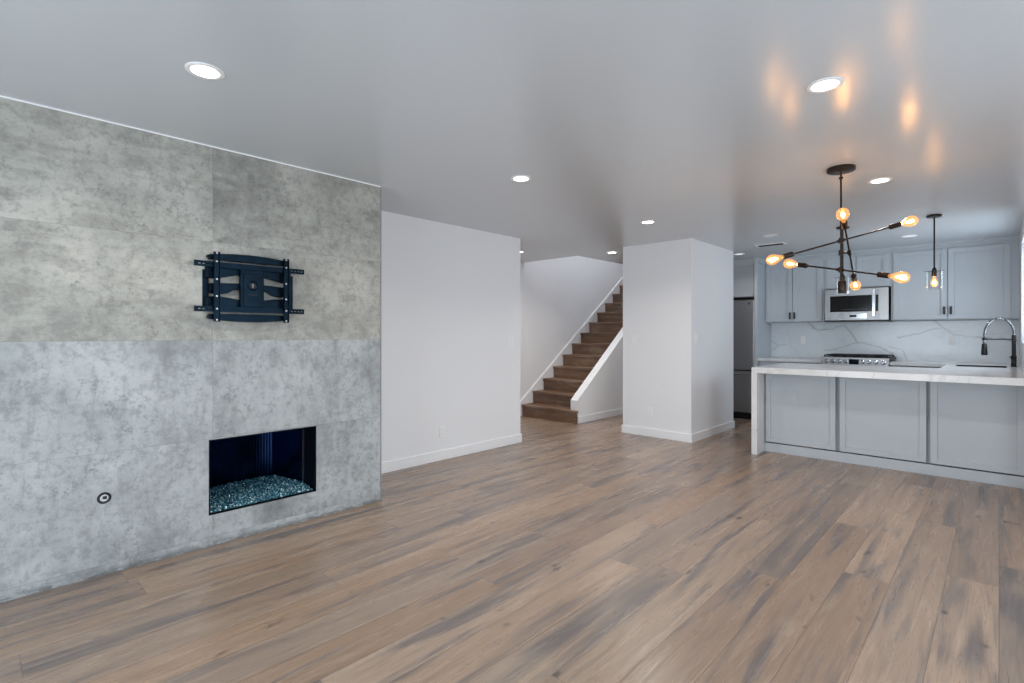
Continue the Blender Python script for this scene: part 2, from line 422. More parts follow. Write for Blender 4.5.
# kitchen back wall, window wall
struct('wall_back', MB().box(KX1, XR, YB, YB + .12, 0, CEIL), 'wall', 'kitchen back wall', 'wall')
WY0, WY1, WZ0, WZ1 = 6.55, 7.885, 1.205, 2.27
k = MB()
k.box(XK, XK + .14, 5.75, WY0, 0, CEIL).box(XK, XK + .14, WY1, YB, 0, CEIL).box(XK, XK + .14, WY0, WY1, 0, WZ0).box(XK, XK + .14, WY0, WY1, WZ1, CEIL)
bmesh.ops.remove_doubles(k.bm, verts=k.bm.verts, dist=1e-5)
struct('wall_kitchen', k, 'wall', 'white kitchen wall with the window over the sink', 'wall')
struct('wall_nook', MB().box(XK + .14, XR, 5.75, 5.85, 0, CEIL), 'wall', 'short white wall beside the kitchen', 'wall')
def window(name, axis, a, b0, b1, z0, z1, label, bars):
    root = thing(name, (a, (b0 + b1) / 2, z0) if axis == 'x' else ((b0 + b1) / 2, a, z0), label, 'window'); root['kind'] = 'structure'
    f = MB(); t = .05
    def bx(m, u0, u1, v0, v1, d0, d1, bev=.004):
        if axis == 'x': m.box(a + d0, a + d1, u0, u1, v0, v1, bev)
        else: m.box(u0, u1, a + d0, a + d1, v0, v1, bev)
    bx(f, b0, b1, z0, z0 + t, -.03, .03); bx(f, b0, b1, z1 - t, z1, -.03, .03)
    bx(f, b0, b0 + t, z0 + t, z1 - t, -.03, .03); bx(f, b1 - t, b1, z0 + t, z1 - t, -.03, .03)
    for u in bars: bx(f, u - t / 2, u + t / 2, z0 + t, z1 - t, -.03, .03)
    f.build('window_frame', 'trim', root)
    g = MB(); bx(g, b0 + t, b1 - t, z0 + t, z1 - t, -.004, .004, 0); g.build('pane', 'pane', root)
    return root
window('window_1', 'x', XK + .09, WY0, WY1, WZ0, WZ1, 'bright window in the kitchen wall above the sink', [(WY0 + WY1) / 2])
# rear wall and right wall of the living room with sliding doors (behind and beside the camera)
r = MB(); r.box(XW, -3.05, YR - .14, YR, 0, CEIL).box(-.05, XR + .14, YR - .14, YR, 0, CEIL).box(-3.05, -.05, YR - .14, YR, 2.15, CEIL)
struct('wall_rear', r, 'wall', 'white rear wall with a sliding door', 'wall')
r = MB(); r.box(XR, XR + .14, YR, -.2, 0, CEIL).box(XR, XR + .14, 3.4, 5.85, 0, CEIL).box(XR, XR + .14, -.2, 3.4, 2.15, CEIL)
struct('wall_right', r, 'wall', 'white right wall with a sliding door', 'wall')
window('window_2', 'y', YR - .07, -3.05, -.05, .02, 2.15, 'wide glazed sliding door in the rear wall', [-1.55])
window('window_3', 'x', XR + .07, -.2, 3.4, .02, 2.15, 'wide glazed sliding door in the right wall', [1.0, 2.2])

# ------------------------------------------------------------------ staircase
RISE, RUN, SY = .189, .2625, 6.03
st = thing('staircase', (-4.98, SY, 0), 'brown oak staircase climbing between the white wall and the knee wall', 'staircase')
for i in range(13):
    x0, x1 = XS + .022, KX0 - .002
    if i == 0: x1 = KX1 + .005
    y = SY + i * RUN; z = (i + 1) * RISE
    ye = y + RUN + .02
    if i == 0:
        MB().box(x0, x1, y, y + .03, 0, z - .04).build('riser', 'tread', st)
        m = MB().box(x0, x1 + .012, y - .022, 6.0645, z - .04, z, .006)
        m.box(x0, KX0 - .002, 6.0645, ye, z - .04, z); m.build('tread', 'tread', st)
    else:
        MB().box(x0, x1, y, y + .02, z - RISE, z - .04).build('riser', 'tread', st)
        MB().box(x0, x1, y - .022, ye, z - .04, z, .006).build('tread', 'tread', st)
MB().box(XS + .022, KX0 - .002, SY + 13 * RUN, 10.39, 14 * RISE - .05, 14 * RISE).build('landing', 'tread', st)
sz = lambda y: .262 + (y - 6.04) * .7245
MB().prism([(5.985, 0), (5.985, sz(5.985)), (6.04 + (14 * RISE + .1 - .262) / .7245, 14 * RISE + .1), (9.9, 14 * RISE + .1), (9.9, 0)], 'x', XS + .001, XS + .021).build('stringer', 'trim', st, 'white skirt board along the wall')

# ------------------------------------------------------------------ firebox and fire glass
fb = thing('fireplace_insert', (XF - .1, (OY0 + OY1) / 2, OZ0), 'black steel fireplace insert set in the concrete wall', 'fireplace')
XB, XM = -3.98, -3.69
yb0, yb1 = 1.09, 1.575
m = MB()
n = 46
pts = []
for i in range(n + 1):
    y = yb0 + (yb1 - yb0) * i / n
    pts.append((y, XB + (.0 if i % 2 else .007)))
poly = [(XB - .02, yb0)] + [(x, y) for y, x in pts] + [(XB - .02, yb1)]
m.prism(poly, 'z', OZ0 - .02, OZ1 + .02); m.build('back_panel', 'firebox', fb, 'ribbed back panel')
m = MB().prism([(XM, OY1), (XB, yb1), (XB, yb1 + .02), (XM, OY1 + .02)], 'z', OZ0 - .02, OZ1 + .02)
m.build('side_panel', 'firebox', fb)
MB().prism([(XM, OY0), (XM, OY0 - .02), (XB, yb0 - .02), (XB, yb0)], 'z', OZ0 - .02, OZ1 + .02).build('side_panel', 'firebox', fb)
m = MB(); e = .0015
m.box(XM, XF - .003, OY0 + e, OY0 + .008, OZ0 + e, OZ1 - e).box(XM, XF - .003, OY1 - .008, OY1 - e, OZ0 + e, OZ1 - e).box(XM, XF - .003, OY0 + .008, OY1 - .008, OZ1 - .008, OZ1 - e)
m.build('surround', 'soot', fb)
MB().box(XM + .002, XM + .012, OY1 - .013, OY1 - .008, OZ0 + .005, OZ1 - .008).build('corner_strip', 'steel', fb, 'bright corner strip')
m = MB().box(XB - .02, XF - .003, OY0 + .01, OY1 - .01, OZ0 + e, OZ0 + .01); m.build('base', 'soot', fb)
MB().box(XB - .02, XM, OY0 - .02, OY1 + .02, OZ1 + .001, OZ1 + .02).build('top_panel', 'firebox', fb)

gm = MB()
def mound(x, y):
    t = min(1, max(0, (XF - .03 - x) / .36)); s_ = 1 - min(1, abs((y - 1.38) / .38)) ** 2.2 * .75
    return OZ0 + .016 + .004 + .036 * (t ** .8) * s_
b = bmesh.new(); NX, NY = 16, 24; grid = []
def gp(i, j):
    x = XF - .006 - .44 * i / NX
    ff = min(1, max(0, (XM - x) / (XM - XB))); a0 = OY0 + .012 + ff * .085; a1 = OY1 - .020 - ff * .115
    return x, a0 + (a1 - a0) * j / NY
for i in range(NX + 1):
    grid.append([b.verts.new((*gp(i, j), mound(*gp(i, j)) - .006)) for j in range(NY + 1)])
for i in range(NX):
    for j in range(NY): b.faces.new((grid[i][j], grid[i][j + 1], grid[i + 1][j + 1], grid[i + 1][j]))
gm.join(b)
b = bmesh.new()
for q in range(4200):
    i, j = random.random() * NX, random.random() * NY
    x, y = gp(i, j); z = mound(x, y); r = random.uniform(.0045, .0105)
    c = Vector((x, y, z + random.uniform(-.003, .003)))
    rot = Matrix.Rotation(random.random() * 6, 3, 'X') @ Matrix.Rotation(random.random() * 6, 3, 'Z')
    vs = [b.verts.new(c + rot @ Vector((dx * r * random.uniform(.6, 1.1), dy * r * random.uniform(.6, 1.1), dz * r * random.uniform(.5, .9)))) for dx, dy, dz in ((1, 0, 0), (-1, 0, 0), (0, 1, 0), (0, -1, 0), (0, 0, 1), (0, 0, -1))]
    for f in ((0, 2, 4), (2, 1, 4), (1, 3, 4), (3, 0, 4), (2, 0, 5), (1, 2, 5), (3, 1, 5), (0, 3, 5)): b.faces.new([vs[a] for a in f])
gm.join(b)
tag(gm.build('fire_glass', 'fire_glass'), 'heap of crushed teal fire glass in the fireplace', 'fire glass', kind='stuff')

# gas key valve on the tiles
gv = thing('gas_valve', (XF, .504, .413), 'small round gas key valve in the concrete wall left of the fireplace', 'valve')
c0 = Vector((XF, .504, .413))
MB().lathe([(.018, 0), (.030, 0), (.031, .003), (.028, .005), (.019, .004), (.018, .001)], c0, (1, 0, 0), 28, cap=False).build('flange', 'black', gv, 'dark ring', smooth=True)
MB().lathe([(.0, .001), (.019, .001), (.019, .003), (0, .003)], c0, (1, 0, 0), 28).build('plate', 'chrome', gv, 'bright plate')
MB().box(XF + .0031, XF + .006, .504 - .006, .504 + .012, .413 - .006, .413 + .010).build('key_socket', 'black', gv, 'square black key hole')

# ------------------------------------------------------------------ television mount
tm = thing('television_mount', (XF, 1.237, 1.58), 'black articulated television wall mount on the concrete tiles above the fireplace', 'tv mount')
m = MB()
m.box(XF + .001, XF + .010, .972, 1.005, 1.455, 1.685, .003).box(XF + .001, XF + .010, 1.475, 1.518, 1.455, 1.685, .003)
m.box(XF + .001, XF + .010, 1.005, 1.475, 1.660, 1.685, .003).box(XF + .001, XF + .010, 1.005, 1.475, 1.455, 1.495, .003)
m.build('wall_plate', 'mount', tm)
# folded arms: tapered bars between the side pivots and the head
def arm(pts, x0, x1, nm='arm'):
    MB().prism(pts, 'x', x0, x1, .004).build(nm, 'mount', tm)
for sg in (-1, 1):
    Y = lambda v: 1.236 + sg * v
    arm([(Y(.06), 1.663), (Y(.06), 1.722), (Y(.255), 1.722), (Y(.255), 1.630), (Y(.20), 1.630)], XF + .012, XF + .038)
    arm([(Y(.06), 1.568), (Y(.06), 1.610), (Y(.20), 1.603), (Y(.235), 1.600), (Y(.235), 1.540), (Y(.19), 1.533), (Y(.13), 1.545), (Y(.10), 1.566)], XF + .012, XF + .034)
    arm([(Y(.06), 1.440), (Y(.06), 1.506), (Y(.14), 1.518), (Y(.20), 1.524), (Y(.255), 1.518), (Y(.255), 1.440)], XF + .012, XF + .038)
    for z in (1.675, 1.568, 1.475):
        MB().tube((XF + .034, Y(.225), z), (XF + .046, Y(.225), z), .014).build('pivot', 'mount', tm, smooth=True)
# curved covers above and below
def cover(zc, sgn):
    top = []; bot = []
    for i in range(17):
        t = i / 16; y = 1.000 + .47 * t; u = (2 * t - 1)
        top.append((y, zc + sgn * (.026 - .016 * u * u))); bot.append((y, zc - sgn * (.022 - .002 * u * u)))
    endr = [(1.478, zc + sgn * .0), ]; endl = [(.985, zc + sgn * .0)]
    MB().prism(top + endr + bot[::-1] + endl, 'x', XF + .014, XF + .052, .003).build('arm_cover', 'mount', tm)
cover(1.764, 1); cover(1.394, -1)
# head with round hub
m = MB().box(XF + .036, XF + .070, 1.165, 1.307, 1.436, 1.722, .006)
m.build('head_plate', 'mount', tm)
MB().box(XF + .070, XF + .076, 1.180, 1.292, 1.462, 1.672, .003).build('head_cover', 'mount', tm)
hc = Vector((XF + .076, 1.234, 1.596))
MB().lathe([(.020, .0), (.032, 0), (.032, .006), (.026, .009), (.021, .006)], hc, (1, 0, 0), 28, cap=False).build('hub_ring', 'mount', tm, smooth=True)
MB().lathe([(0, .0005), (.020, .0005), (.020, .002), (0, .002)], hc, (1, 0, 0), 24).build('hub_core', 'black', tm)
MB().box(hc.x + .002, hc.x + .005, 1.2305, 1.2375, 1.584, 1.608).build('hub_pin', 'grey', tm)
MB().box(hc.x - .001, hc.x + .003, 1.207, 1.261, 1.537, 1.542).build('label_strip', 'black', tm)
# slotted crossbars and upright rails
for z in (1.711, 1.443):
    y0, y1, h = .910, 1.564, .0165
    m = MB(); x0, x1 = XF + .066, XF + .078
    slots = [(.93, .945), (.952, .967), (.974, .989), (.996, 1.01), (1.475, 1.49), (1.497, 1.512), (1.52, 1.535), (1.541, 1.555)]
    m.box(x0, x1, y0, y1, z + .003, z + h).box(x0, x1, y0, y1, z - h, z - .003)
    ed = [y0] + [v for s_ in slots for v in s_] + [y1]
    for a, b_ in zip(ed[0::2], ed[1::2]): m.box(x0, x1, a, b_, z - .003, z + .003)
    m.build('crossbar', 'mount', tm)
for y in (1.027, 1.440):
    m = MB(); x = XF + .080
    m.box(x, x + .006, y - .016, y + .016, 1.368, 1.786, .002).box(x - .003, x + .016, y - .016, y - .013, 1.368, 1.786).box(x - .003, x + .016, y + .013, y + .016, 1.368, 1.786)
    rl = m.build('rail', 'mount', tm)
    for z in (1.778, 1.728, 1.622, 1.52, 1.445, 1.378):
        MB().lathe([(0, 0), (.006, 0), (.006, .002), (.003, .004), (0, .004)], (x + .006, y, z), (1, 0, 0), 12).build('screw', 'screw', rl)

# ------------------------------------------------------------------ outlets and switches
def outlet(pos, face, label, group=None):
    x, y, z = pos; t = thing('wall_outlet', pos, label, 'outlet')
    def bx(nm, u0, u1, v0, v1, d0, d1, mat, bev=.001, par=t):
        m = MB()
        if face == '+x': m.box(x + d0, x + d1, y + u0, y + u1, z + v0, z + v1, bev)
        else: m.box(x + u0, x + u1, y - d1, y - d0, z + v0, z + v1, bev)
        return m.build(nm, mat, par)
    bx('cover_plate', -.035, .035, -.0575, .0575, 0, .006, 'white_plastic', .002)
    for dz in (-.02, .02):
        r = bx('receptacle', -.017, .017, dz - .014, dz + .014, .006, .0075, 'white_plastic', .0005)
        for dy in (-.007, .007): bx('slot', dy - .001, dy + .001, dz - .004, dz + .005, .0075, .008, 'grey', 0, r)
def switch(pos, face, label, gangs=1):
    x, y, z = pos; t = thing('light_switch', pos, label, 'switch'); w_ = .035 + .023 * (gangs - 1)
    def bx(nm, u0, u1, v0, v1, d0, d1, mat, bev=.001):
        m = MB()
        if face == '+x': m.box(x + d0, x + d1, y + u0, y + u1, z + v0, z + v1, bev)
        else: m.box(x + u0, x + u1, y - d1, y - d0, z + v0, z + v1, bev)
        return m.build(nm, mat, t)
    bx('cover_plate', -w_, w_, -.0575, .0575, 0, .006, 'white_plastic', .002)
    for g_ in range(gangs):
        u = (g_ - (gangs - 1) / 2) * .046
        bx('rocker', u - .0165, u + .0165, -.033, .033, .006, .0095, 'white_plastic', .0015)
outlet((XW, 3.356, .29), '+x', 'white wall outlet low on the plain wall beside the fireplace')
outlet((-3.205, CY0, .31), '-y', 'white wall outlet low on the front of the boxed column')
outlet((-2.17, YB - .022, 1.21), '-y', 'white outlet on the marble backsplash left of the range')
outlet((-.442, YB - .022, 1.21), '-y', 'white outlet on the marble backsplash below the large upper cabinets')
switch((XW, 4.37, 1.215), '+x', 'white double light switch near the free end of the plain left wall', 2)
switch((-3.425, CY0, 1.235), '-y', 'white light switch on the front of the boxed column')
switch((CX1, 6.08, 1.245), '+x', 'white light switch on the kitchen side of the boxed column')
switch((XS, 6.00, 1.235), '+x', 'white light switch on the stair wall, half hidden by the left wall end')

# ------------------------------------------------------------------ kitchen
def shaker(x0, x1, z0, z1, y, parent, name='door', rail=.058, th=.02):
    """front face at y (facing -Y)"""
    m = MB(); bv = .0015
    m.box(x0, x0 + rail, y, y + th, z0, z1, bv).box(x1 - rail, x1, y, y + th, z0, z1, bv)
    m.box(x0 + rail, x1 - rail, y, y + th, z0, z0 + rail, bv).box(x0 + rail, x1 - rail, y, y + th, z1 - rail, z1, bv)
    m.box(x0 + rail - .001, x1 - rail + .001, y + .0165, y + th - .0005, z0 + rail - .001, z1 - rail + .001)
    return m.build(name, 'cabinet', parent)
def pull(x, z, y, parent, h=.10):
    m = MB().box(x - .011, x + .011, y - .030, y - .020, z - h / 2, z + h / 2, .003)
    m.box(x - .004, x + .004, y - .021, y, z - h * .36 - .005, z - h * .36 + .005).box(x - .004, x + .004, y - .021, y, z + h * .36 - .005, z + h * .36 + .005)
    return m.build('handle', 'black', parent, 'black bar handle')
def cabinet(name, x0, x1, y0, y1, z0, z1, doors, label, handles=None, hz=None, rail=.058, gap=.010, inset=.021):
    t = thing(name, ((x0 + x1) / 2, y1, z0), label, 'cabinet')
    MB().box(x0, x1, y0 + inset, y1, z0, z1).build('body', 'cabinet', t)
    for i, (a, b_) in enumerate(doors):
        d = shaker(a + gap / 2, b_ - gap / 2, z0 + gap, z1 - gap, y0, t, rail=rail)
        if handles and handles[i] is not None: pull(handles[i], hz, y0, d)
    return t
YU = 8.44                                         # upper cabinet fronts
UZ0, UZ1 = 1.478, 2.375
XP = -2.625                                        # right face of the tall panel beside the fridge
cabinet('upper_cabinet', XP + .001, -1.825, YU, YB - .001, UZ0, UZ1, [(XP + .02, -2.235), (-2.235, -1.845)],
        'pale grey two-door upper cabinet left of the microwave', (-2.265, -2.205), UZ0 + .09)
cabinet('upper_cabinet', -1.824, -1.046, YU, YB - .001, 1.935, UZ1, [(-1.80, -1.435), (-1.435, -1.07)],
        'short pale grey two-door upper cabinet right above the microwave')
cabinet('upper_cabinet', -1.045, .176, YU, YB - .001, UZ0, UZ1, [(-1.025, -.468), (-.468, .105)],
        'large pale grey two-door upper cabinet right of the microwave', (-.50, -.436), UZ0 + .115)
# crown above the uppers
cr = MB().prism([(YU + .01, UZ1), (YU + .01, UZ1 + .012), (YU - .04, CEIL - .012), (YU - .04, CEIL), (YB, CEIL), (YB, UZ1)], 'x', XP, XK)
struct('trim_3', cr, 'cabinet', 'pale grey crown moulding above the upper cabinets', 'trim')
# fridge bay
YF = 8.12
tp = MB().box(XP - .045, XP, YF, YB, 0, CEIL - .07, .001)
tall = thing('tall_panel', (XP - .02, YB, 0), 'tall pale grey end panel between the fridge and the counter', 'panel')
tp.build('panel', 'cabinet', tall)
MB().prism([(YF, CEIL - .07), (YF - .04, CEIL - .012), (YF - .04, CEIL - .001), (YB - .36, CEIL - .001), (YB - .36, CEIL - .07)], 'x', XP - .045, XP + .02).build('crown', 'cabinet', tall)
cabinet('upper_cabinet', -3.60, XP - .047, YF + .06, YB - .001, 1.865, CEIL - .10, [(-3.58, -3.14), (-3.14, XP - .065)],
        'pale grey upper cabinet above the fridge')
struct('trim_4', MB().prism([(YF + .06, CEIL - .10), (YF + .02, CEIL - .012), (YF + .02, CEIL - .001), (YB, CEIL - .001), (YB, CEIL - .10)], 'x', -3.60, XP - .047), 'cabinet', 'pale grey crown moulding above the fridge cabinet', 'trim')
fr = thing('refrigerator', (-3.15, 8.45, 0), 'stainless steel bottom-freezer refrigerator behind the boxed column', 'refrigerator')
fx0, fx1 = -3.53, -2.676
MB().box(fx0 + .005, fx1 - .005, 8.20, 8.77, .04, 1.80, .004).build('body', 'black', fr)
MB().box(fx0, fx1, 8.125, 8.195, .748, 1.812, .012).build('door', 'fridge_steel', fr)
MB().box(fx0, fx1, 8.125, 8.195,   .10, .735, .012).build('freezer_drawer', 'fridge_steel', fr)
MB().box(fx0 + .02, fx1 - .02, 8.16, 8.20, .0, .095).build('kick_grille', 'black', fr)
m = MB().tube((fx0 + .10, 8.085, .690), (fx1 - .06, 8.085, .690), .012)
for x in (fx0 + .14, fx1 - .10): m.tube((x, 8.085, .690), (x, 8.125, .690), .008)
m.build('drawer_handle', 'chrome', fr, 'bright bar handle', smooth=True)
m = MB().tube((fx0 + .06, 8.085, .80), (fx0 + .06, 8.085, 1.55), .012)
for z in (.86, 1.49): m.tube((fx0 + .06, 8.085, z), (fx0 + .06, 8.125, z), .008)
m.build('door_handle', 'chrome', fr, smooth=True)
MB().box(fx1 - .085, fx1 - .06, 8.122, 8.1255, 1.745, 1.775, .001).build('badge', 'black', fr, 'tiny dark badge')

# microwave
mw = thing('microwave', (-1.435, YB, 1.478), 'stainless over-the-range microwave between the upper cabinets', 'microwave')
ax0, ax1, ay, az0, az1 = -1.802, -1.062, 8.375, 1.474, 1.926
MB().box(ax0 + .003, ax1 - .003, ay + .03, YB, az0, az1).build('body', 'black', mw)
d = MB(); wx0, wx1, wz0, wz1 = -1.735, -1.175, 1.606, 1.825
d.box(ax0, wx0, ay, ay + .028, az0 + .012, az1 - .006, .003).box(wx1, ax1, ay, ay + .028, az0 + .012, az1 - .006, .003)
d.box(wx0, wx1, ay, ay + .028, az0 + .012, wz0, .003).box(wx0, wx1, ay, ay + .028, wz1, az1 - .006, .003)
door = d.build('door', 'steel', mw)
MB().box(wx0, wx1, ay + .006, ay + .026, wz0, wz1).build('door_window', 'dark_glass', door, 'black glass window')
for i in range(9): MB().box(-1.58 + i * .033, -1.568 + i * .033, ay + .0045, ay + .0058, 1.632, 1.640).build('button', 'grey', door)
m = MB().box(-1.240, -1.200, ay - .042, ay - .026, 1.53, 1.905, .006)
m.box(-1.24, -1.214, ay - .028, ay, 1.55, 1.575).box(-1.24, -1.214, ay - .028, ay, 1.86, 1.885); m.build('handle', 'chrome', door, 'wide bright handle')
cp = MB().box(-1.62, -1.30, ay - .003, ay, 1.508, 1.578, .001).build('control_panel', 'chrome', mw, 'bright control strip')
MB().box(-1.50, -1.42, ay - .0045, ay - .003, 1.53, 1.558).build('display', 'dark_glass', cp, 'black display')
MB().box(ax0, ax1, ay + .001, ay + .03, az0 - .006, az0 + .011).build('vent_strip', 'black', mw)

# backsplash slab
tag(MB().box(XP + .001, XK - .001, YB - .022, YB - .001, .936, UZ0 - .010).build('backsplash', 'backsplash'), 'white marble slab backsplash with grey veins behind the range', 'backsplash')
# range
RX0, RX1, RYF = -1.780, -1.022, 8.08
rg = thing('gas_range', (-1.401, RYF + .34, 0), 'stainless slide-in gas range with black grates below the microwave', 'range')
MB().box(RX0 + .002, RX1 - .002, RYF + .05, YB - .023, .04, .905).build('body', 'steel', rg)
MB().prism([(RYF, .865), (RYF + .012, .985), (RYF + .10, .985), (RYF + .10, .865)], 'x', RX0, RX1, .003).build('control_panel', 'steel', rg)
for i in range(8):
    x = [-1.675, -1.60, -1.525, -1.45, -1.262, -1.187, -1.112, -1.037][i] - .045
    kn = MB().lathe([(.0, 0), (.027, 0), (.027, .006), (.021, .010), (.019, .034), (.016, .037), (0, .037)], (x, RYF + .005, .928), (0, -1, .1), 20).build('knob', 'chrome', rg, smooth=True)
    MB().box(x - .003, x + .003, RYF - .036, RYF - .030, .928, .950).build('pointer', 'black', kn)
MB().box(-1.455, -1.345, RYF - .001, RYF + .008, .895, .962, .001).build('display', 'dark_glass', rg, 'black display')
MB().box(RX0 + .001, RX1 - .001, RYF + .06, YB - .024, .955, .985, .004).build('cooktop', 'black', rg)
for k_ in range(3):
    g0 = RX0 + .02 + k_ * .2415; g1 = g0 + .235; m = MB()
    for a, b_, c_, d_ in ((g0, g1, 8.15, 8.163), (g0, g1, 8.70, 8.713), (g0, g0 + .013, 8.163, 8.70), (g1 - .013, g1, 8.163, 8.70), (g0 + .013, g1 - .013, 8.42, 8.433)): m.box(a, b_, c_, d_, 1.0, 1.014, .002)
    for y in (8.23, 8.30, 8.36, 8.50, 8.57, 8.64): m.box(g0 + .013, g1 - .013, y, y + .011, 1.003, 1.014, .002)
    for a in (g0, g1 - .013):
        for y in (8.152, 8.70): m.box(a, a + .013, y, y + .011, .985, 1.0)
    m.build('grate', 'iron', rg, 'black cast iron grate')
    for y in (8.29, 8.56):
        MB().lathe([(.0, 0), (.045, 0), (.045, .006), (.032, .008), (.032, .014), (0, .014)], ((g0 + g1) / 2, y, .985), (0, 0, 1), 20).build('burner', 'iron', rg, smooth=True)
od = MB().box(RX0 + .004, RX1 - .004, RYF + .01, RYF + .05, .20, .855, .004).build('oven_door', 'steel', rg)
MB().box(-1.665, -1.135, RYF + .007, RYF + .011, .36, .66).build('oven_window', 'dark_glass', od)
m = MB().tube((-1.725, RYF - .035, .79), (-1.075, RYF - .035, .79), .012)
for x in (-1.675, -1.125): m.tube((x, RYF - .035, .79), (x, RYF + .012, .79), .008)
m.build('oven_handle', 'chrome', od, smooth=True)
MB().box(RX0 + .004, RX1 - .004, RYF + .012, RYF + .05, .05, .19, .004).build('storage_drawer', 'steel', rg)
# back base cabinets and counters
YC = 8.13
cabinet('base_cabinet', XP + .001, RX0 - .004, YC + .02, YB - .001, .10, .895, [(XP + .02, -2.19), (-2.19, RX0 - .02)], 'pale grey base cabinet between the tall panel and the range', (-2.23, -2.15), .78)
cabinet('base_cabinet', RX1 + .004, -.42, YC + .02, YB - .001, .10, .895, [(RX1 + .02, -.44)], 'pale grey base cabinet right of the range', (-.97,), .78)
ISY0, ISY1 = 5.82, 6.97
k = MB().box(XP + .001, RX0 - .002, YC, YB - .001, .896, .935, .002)
tag(k.build('worktop', 'quartz'), 'short white quartz worktop between the tall panel and the range', 'worktop')
# island: U-shaped worktop with the waterfall end, leg along the window wall with the sink cut-out
SX0, SX1, SYA, SYB = -.355, .065, 7.56, 7.98
IX0 = -1.943
wt = thing('island_worktop', ((IX0 + XK) / 2, (ISY0 + ISY1) / 2, .877), 'white quartz island worktop with waterfall end, turning along the window wall', 'worktop')
k = MB(); z0, z1 = .877, .937
k.prism([(IX0, ISY0), (XK - .001, ISY0), (XK - .001, ISY1), (-.45, ISY1), (IX0, ISY1)], 'z', z0, z1)
z0 = .897
k.box(-.45, SX0, ISY1, YC, z0, z1).box(SX1, XK - .001, ISY1, YC, z0, z1).box(SX0, SX1, ISY1, SYA, z0, z1).box(SX0, SX1, SYB, YC, z0, z1)
k.box(RX1 + .002, XK - .001, YC, YB - .023, z0, z1)
k.build('slab', 'quartz', wt)
MB().box(IX0, IX0 + .057, ISY0, ISY1, 0, .877).build('waterfall_end', 'quartz', wt)
sk = thing('sink', ((SX0 + SX1) / 2, (SYA + SYB) / 2, .70), 'black undermount sink in the worktop below the faucet', 'sink')
k = MB(); t_ = .006; zb = .70
k.box(SX0 + .001, SX1 - .001, SYA + .001, SYB - .001, zb, zb + t_)
k.box(SX0 + .001, SX0 + .006, SYA + .001, SYB - .001, zb + t_, .936).box(SX1 - .006, SX1 - .001, SYA + .001, SYB - .001, zb + t_, .936)
k.box(SX0 + .006, SX1 - .006, SYA + .001, SYA + .006, zb + t_, .936).box(SX0 + .006, SX1 - .006, SYB - .006, SYB - .001, zb + t_, .936)
k.build('basin', 'black', sk)
MB().lathe([(0, 0), (.045, 0), (.045, .003), (.03, .002), (0, .001)], ((SX0 + SX1) / 2, (SYA + SYB) / 2, zb + t_), (0, 0, 1), 20).build('drain', 'chrome', sk, smooth=True)
# island cabinets
ICY = 6.06
for i, (a, b_) in enumerate(((-1.884, -1.192), (-1.191, -.471), (-.470, .172))):
    lab = ('pale grey island cabinet panel next to the waterfall end', 'middle pale grey panelled island cabinet', 'pale grey island cabinet panel nearest the window wall')[i]
    da, db = ((-1.880, -1.203), (-1.176, -.481), (-.462, .168))[i]
    cabinet('island_cabinet', a, b_, ICY, ISY1 - .35 if i == 2 else ISY1 - .02, .10, .876, [(da, db)], lab, rail=.05, inset=.06)
tag(MB().box(-1.884, .172, ICY + .004, ICY + .03, 0, .097, .002).build('kick_board', 'cabinet'), 'pale grey kick board along the foot of the island', 'kick board')
cabinet('base_cabinet', -.42, .172, 6.98, 8.12, .10, .69, [(-.40, .15)], 'pale grey sink cabinet behind the island')
# faucet
FX, FY, FZ = .118, 7.87, .937
fc = thing('faucet', (FX, FY, FZ), 'black and chrome spring-neck kitchen faucet at the right end of the worktop', 'faucet')
MB().lathe([(.0, 0), (.028, 0), (.028, .006), (.022, .010), (.022, .10), (.024, .105), (.024, .118), (.016, .125), (.014, .135), (0, .135)], (FX, FY, FZ), (0, 0, 1), 24).build('base', 'black', fc, smooth=True)
MB().tube((FX, FY, FZ + .13), (FX, FY, FZ + .345), .0175).build('riser', 'black', fc, smooth=True)
lv = MB().tube((FX, FY, FZ + .055), (FX, FY - .045, FZ + .06), .013).tube((FX, FY - .035, FZ + .06), (FX - .035, FY - .05, FZ + .115), .005, .004)
lv.build('lever', 'black', fc, smooth=True)
X2 = -.120; cxm = (FX + X2) / 2; R_ = (FX - X2) / 2; zs = FZ + .345
path = []
for i in range(121):
    t = i / 120
    if t < .72:
        a = PI * t / .72; path.append(Vector((cxm + R_ * math.cos(a), FY, zs + .195 * math.sin(a) ** .85 + (-.02) * (t / .72))))
    else:
        u = (t - .72) / .28; path.append(Vector((X2, FY, zs - .02 - .075 * u)))
MB().sweep(path, .0085, 10).build('hose', 'black', fc, smooth=True)
cum = [0]
for a, b_ in zip(path[:-1], path[1:]): cum.append(cum[-1] + (b_ - a).length)
def at_len(s_):
    for i in range(len(path) - 1):
        if cum[i + 1] >= s_:
            f_ = (s_ - cum[i]) / (cum[i + 1] - cum[i]); return path[i].lerp(path[i + 1], f_), (path[i + 1] - path[i]).normalized()
    return path[-1], (path[-1] - path[-2]).normalized()
hel = []; turns = 46; NS = turns * 10
for i in range(NS + 1):
    p, t = at_len(cum[-1] * i / NS * .999); nrm = Vector((0, 1, 0)); bn = t.cross(nrm).normalized(); a = 2 * PI * turns * i / NS
    hel.append(p + .0125 * (nrm * math.cos(a) + bn * math.sin(a)))
MB().sweep(hel, .0034, 6).build('spring', 'chrome', fc, 'chrome coil spring', smooth=True)
zh = zs - .095
MB().lathe([(.0, 0), (.016, 0), (.023, -.012), (.025, -.06), (.028, -.10), (.028, -.125), (.020, -.130), (0, -.130)], (X2, FY, zh), (0, 0, 1), 20).build('spray_head', 'black', fc, smooth=True)
m = MB().tube((FX, FY, FZ + .30), (X2 + .0, FY, FZ + .30), .006)
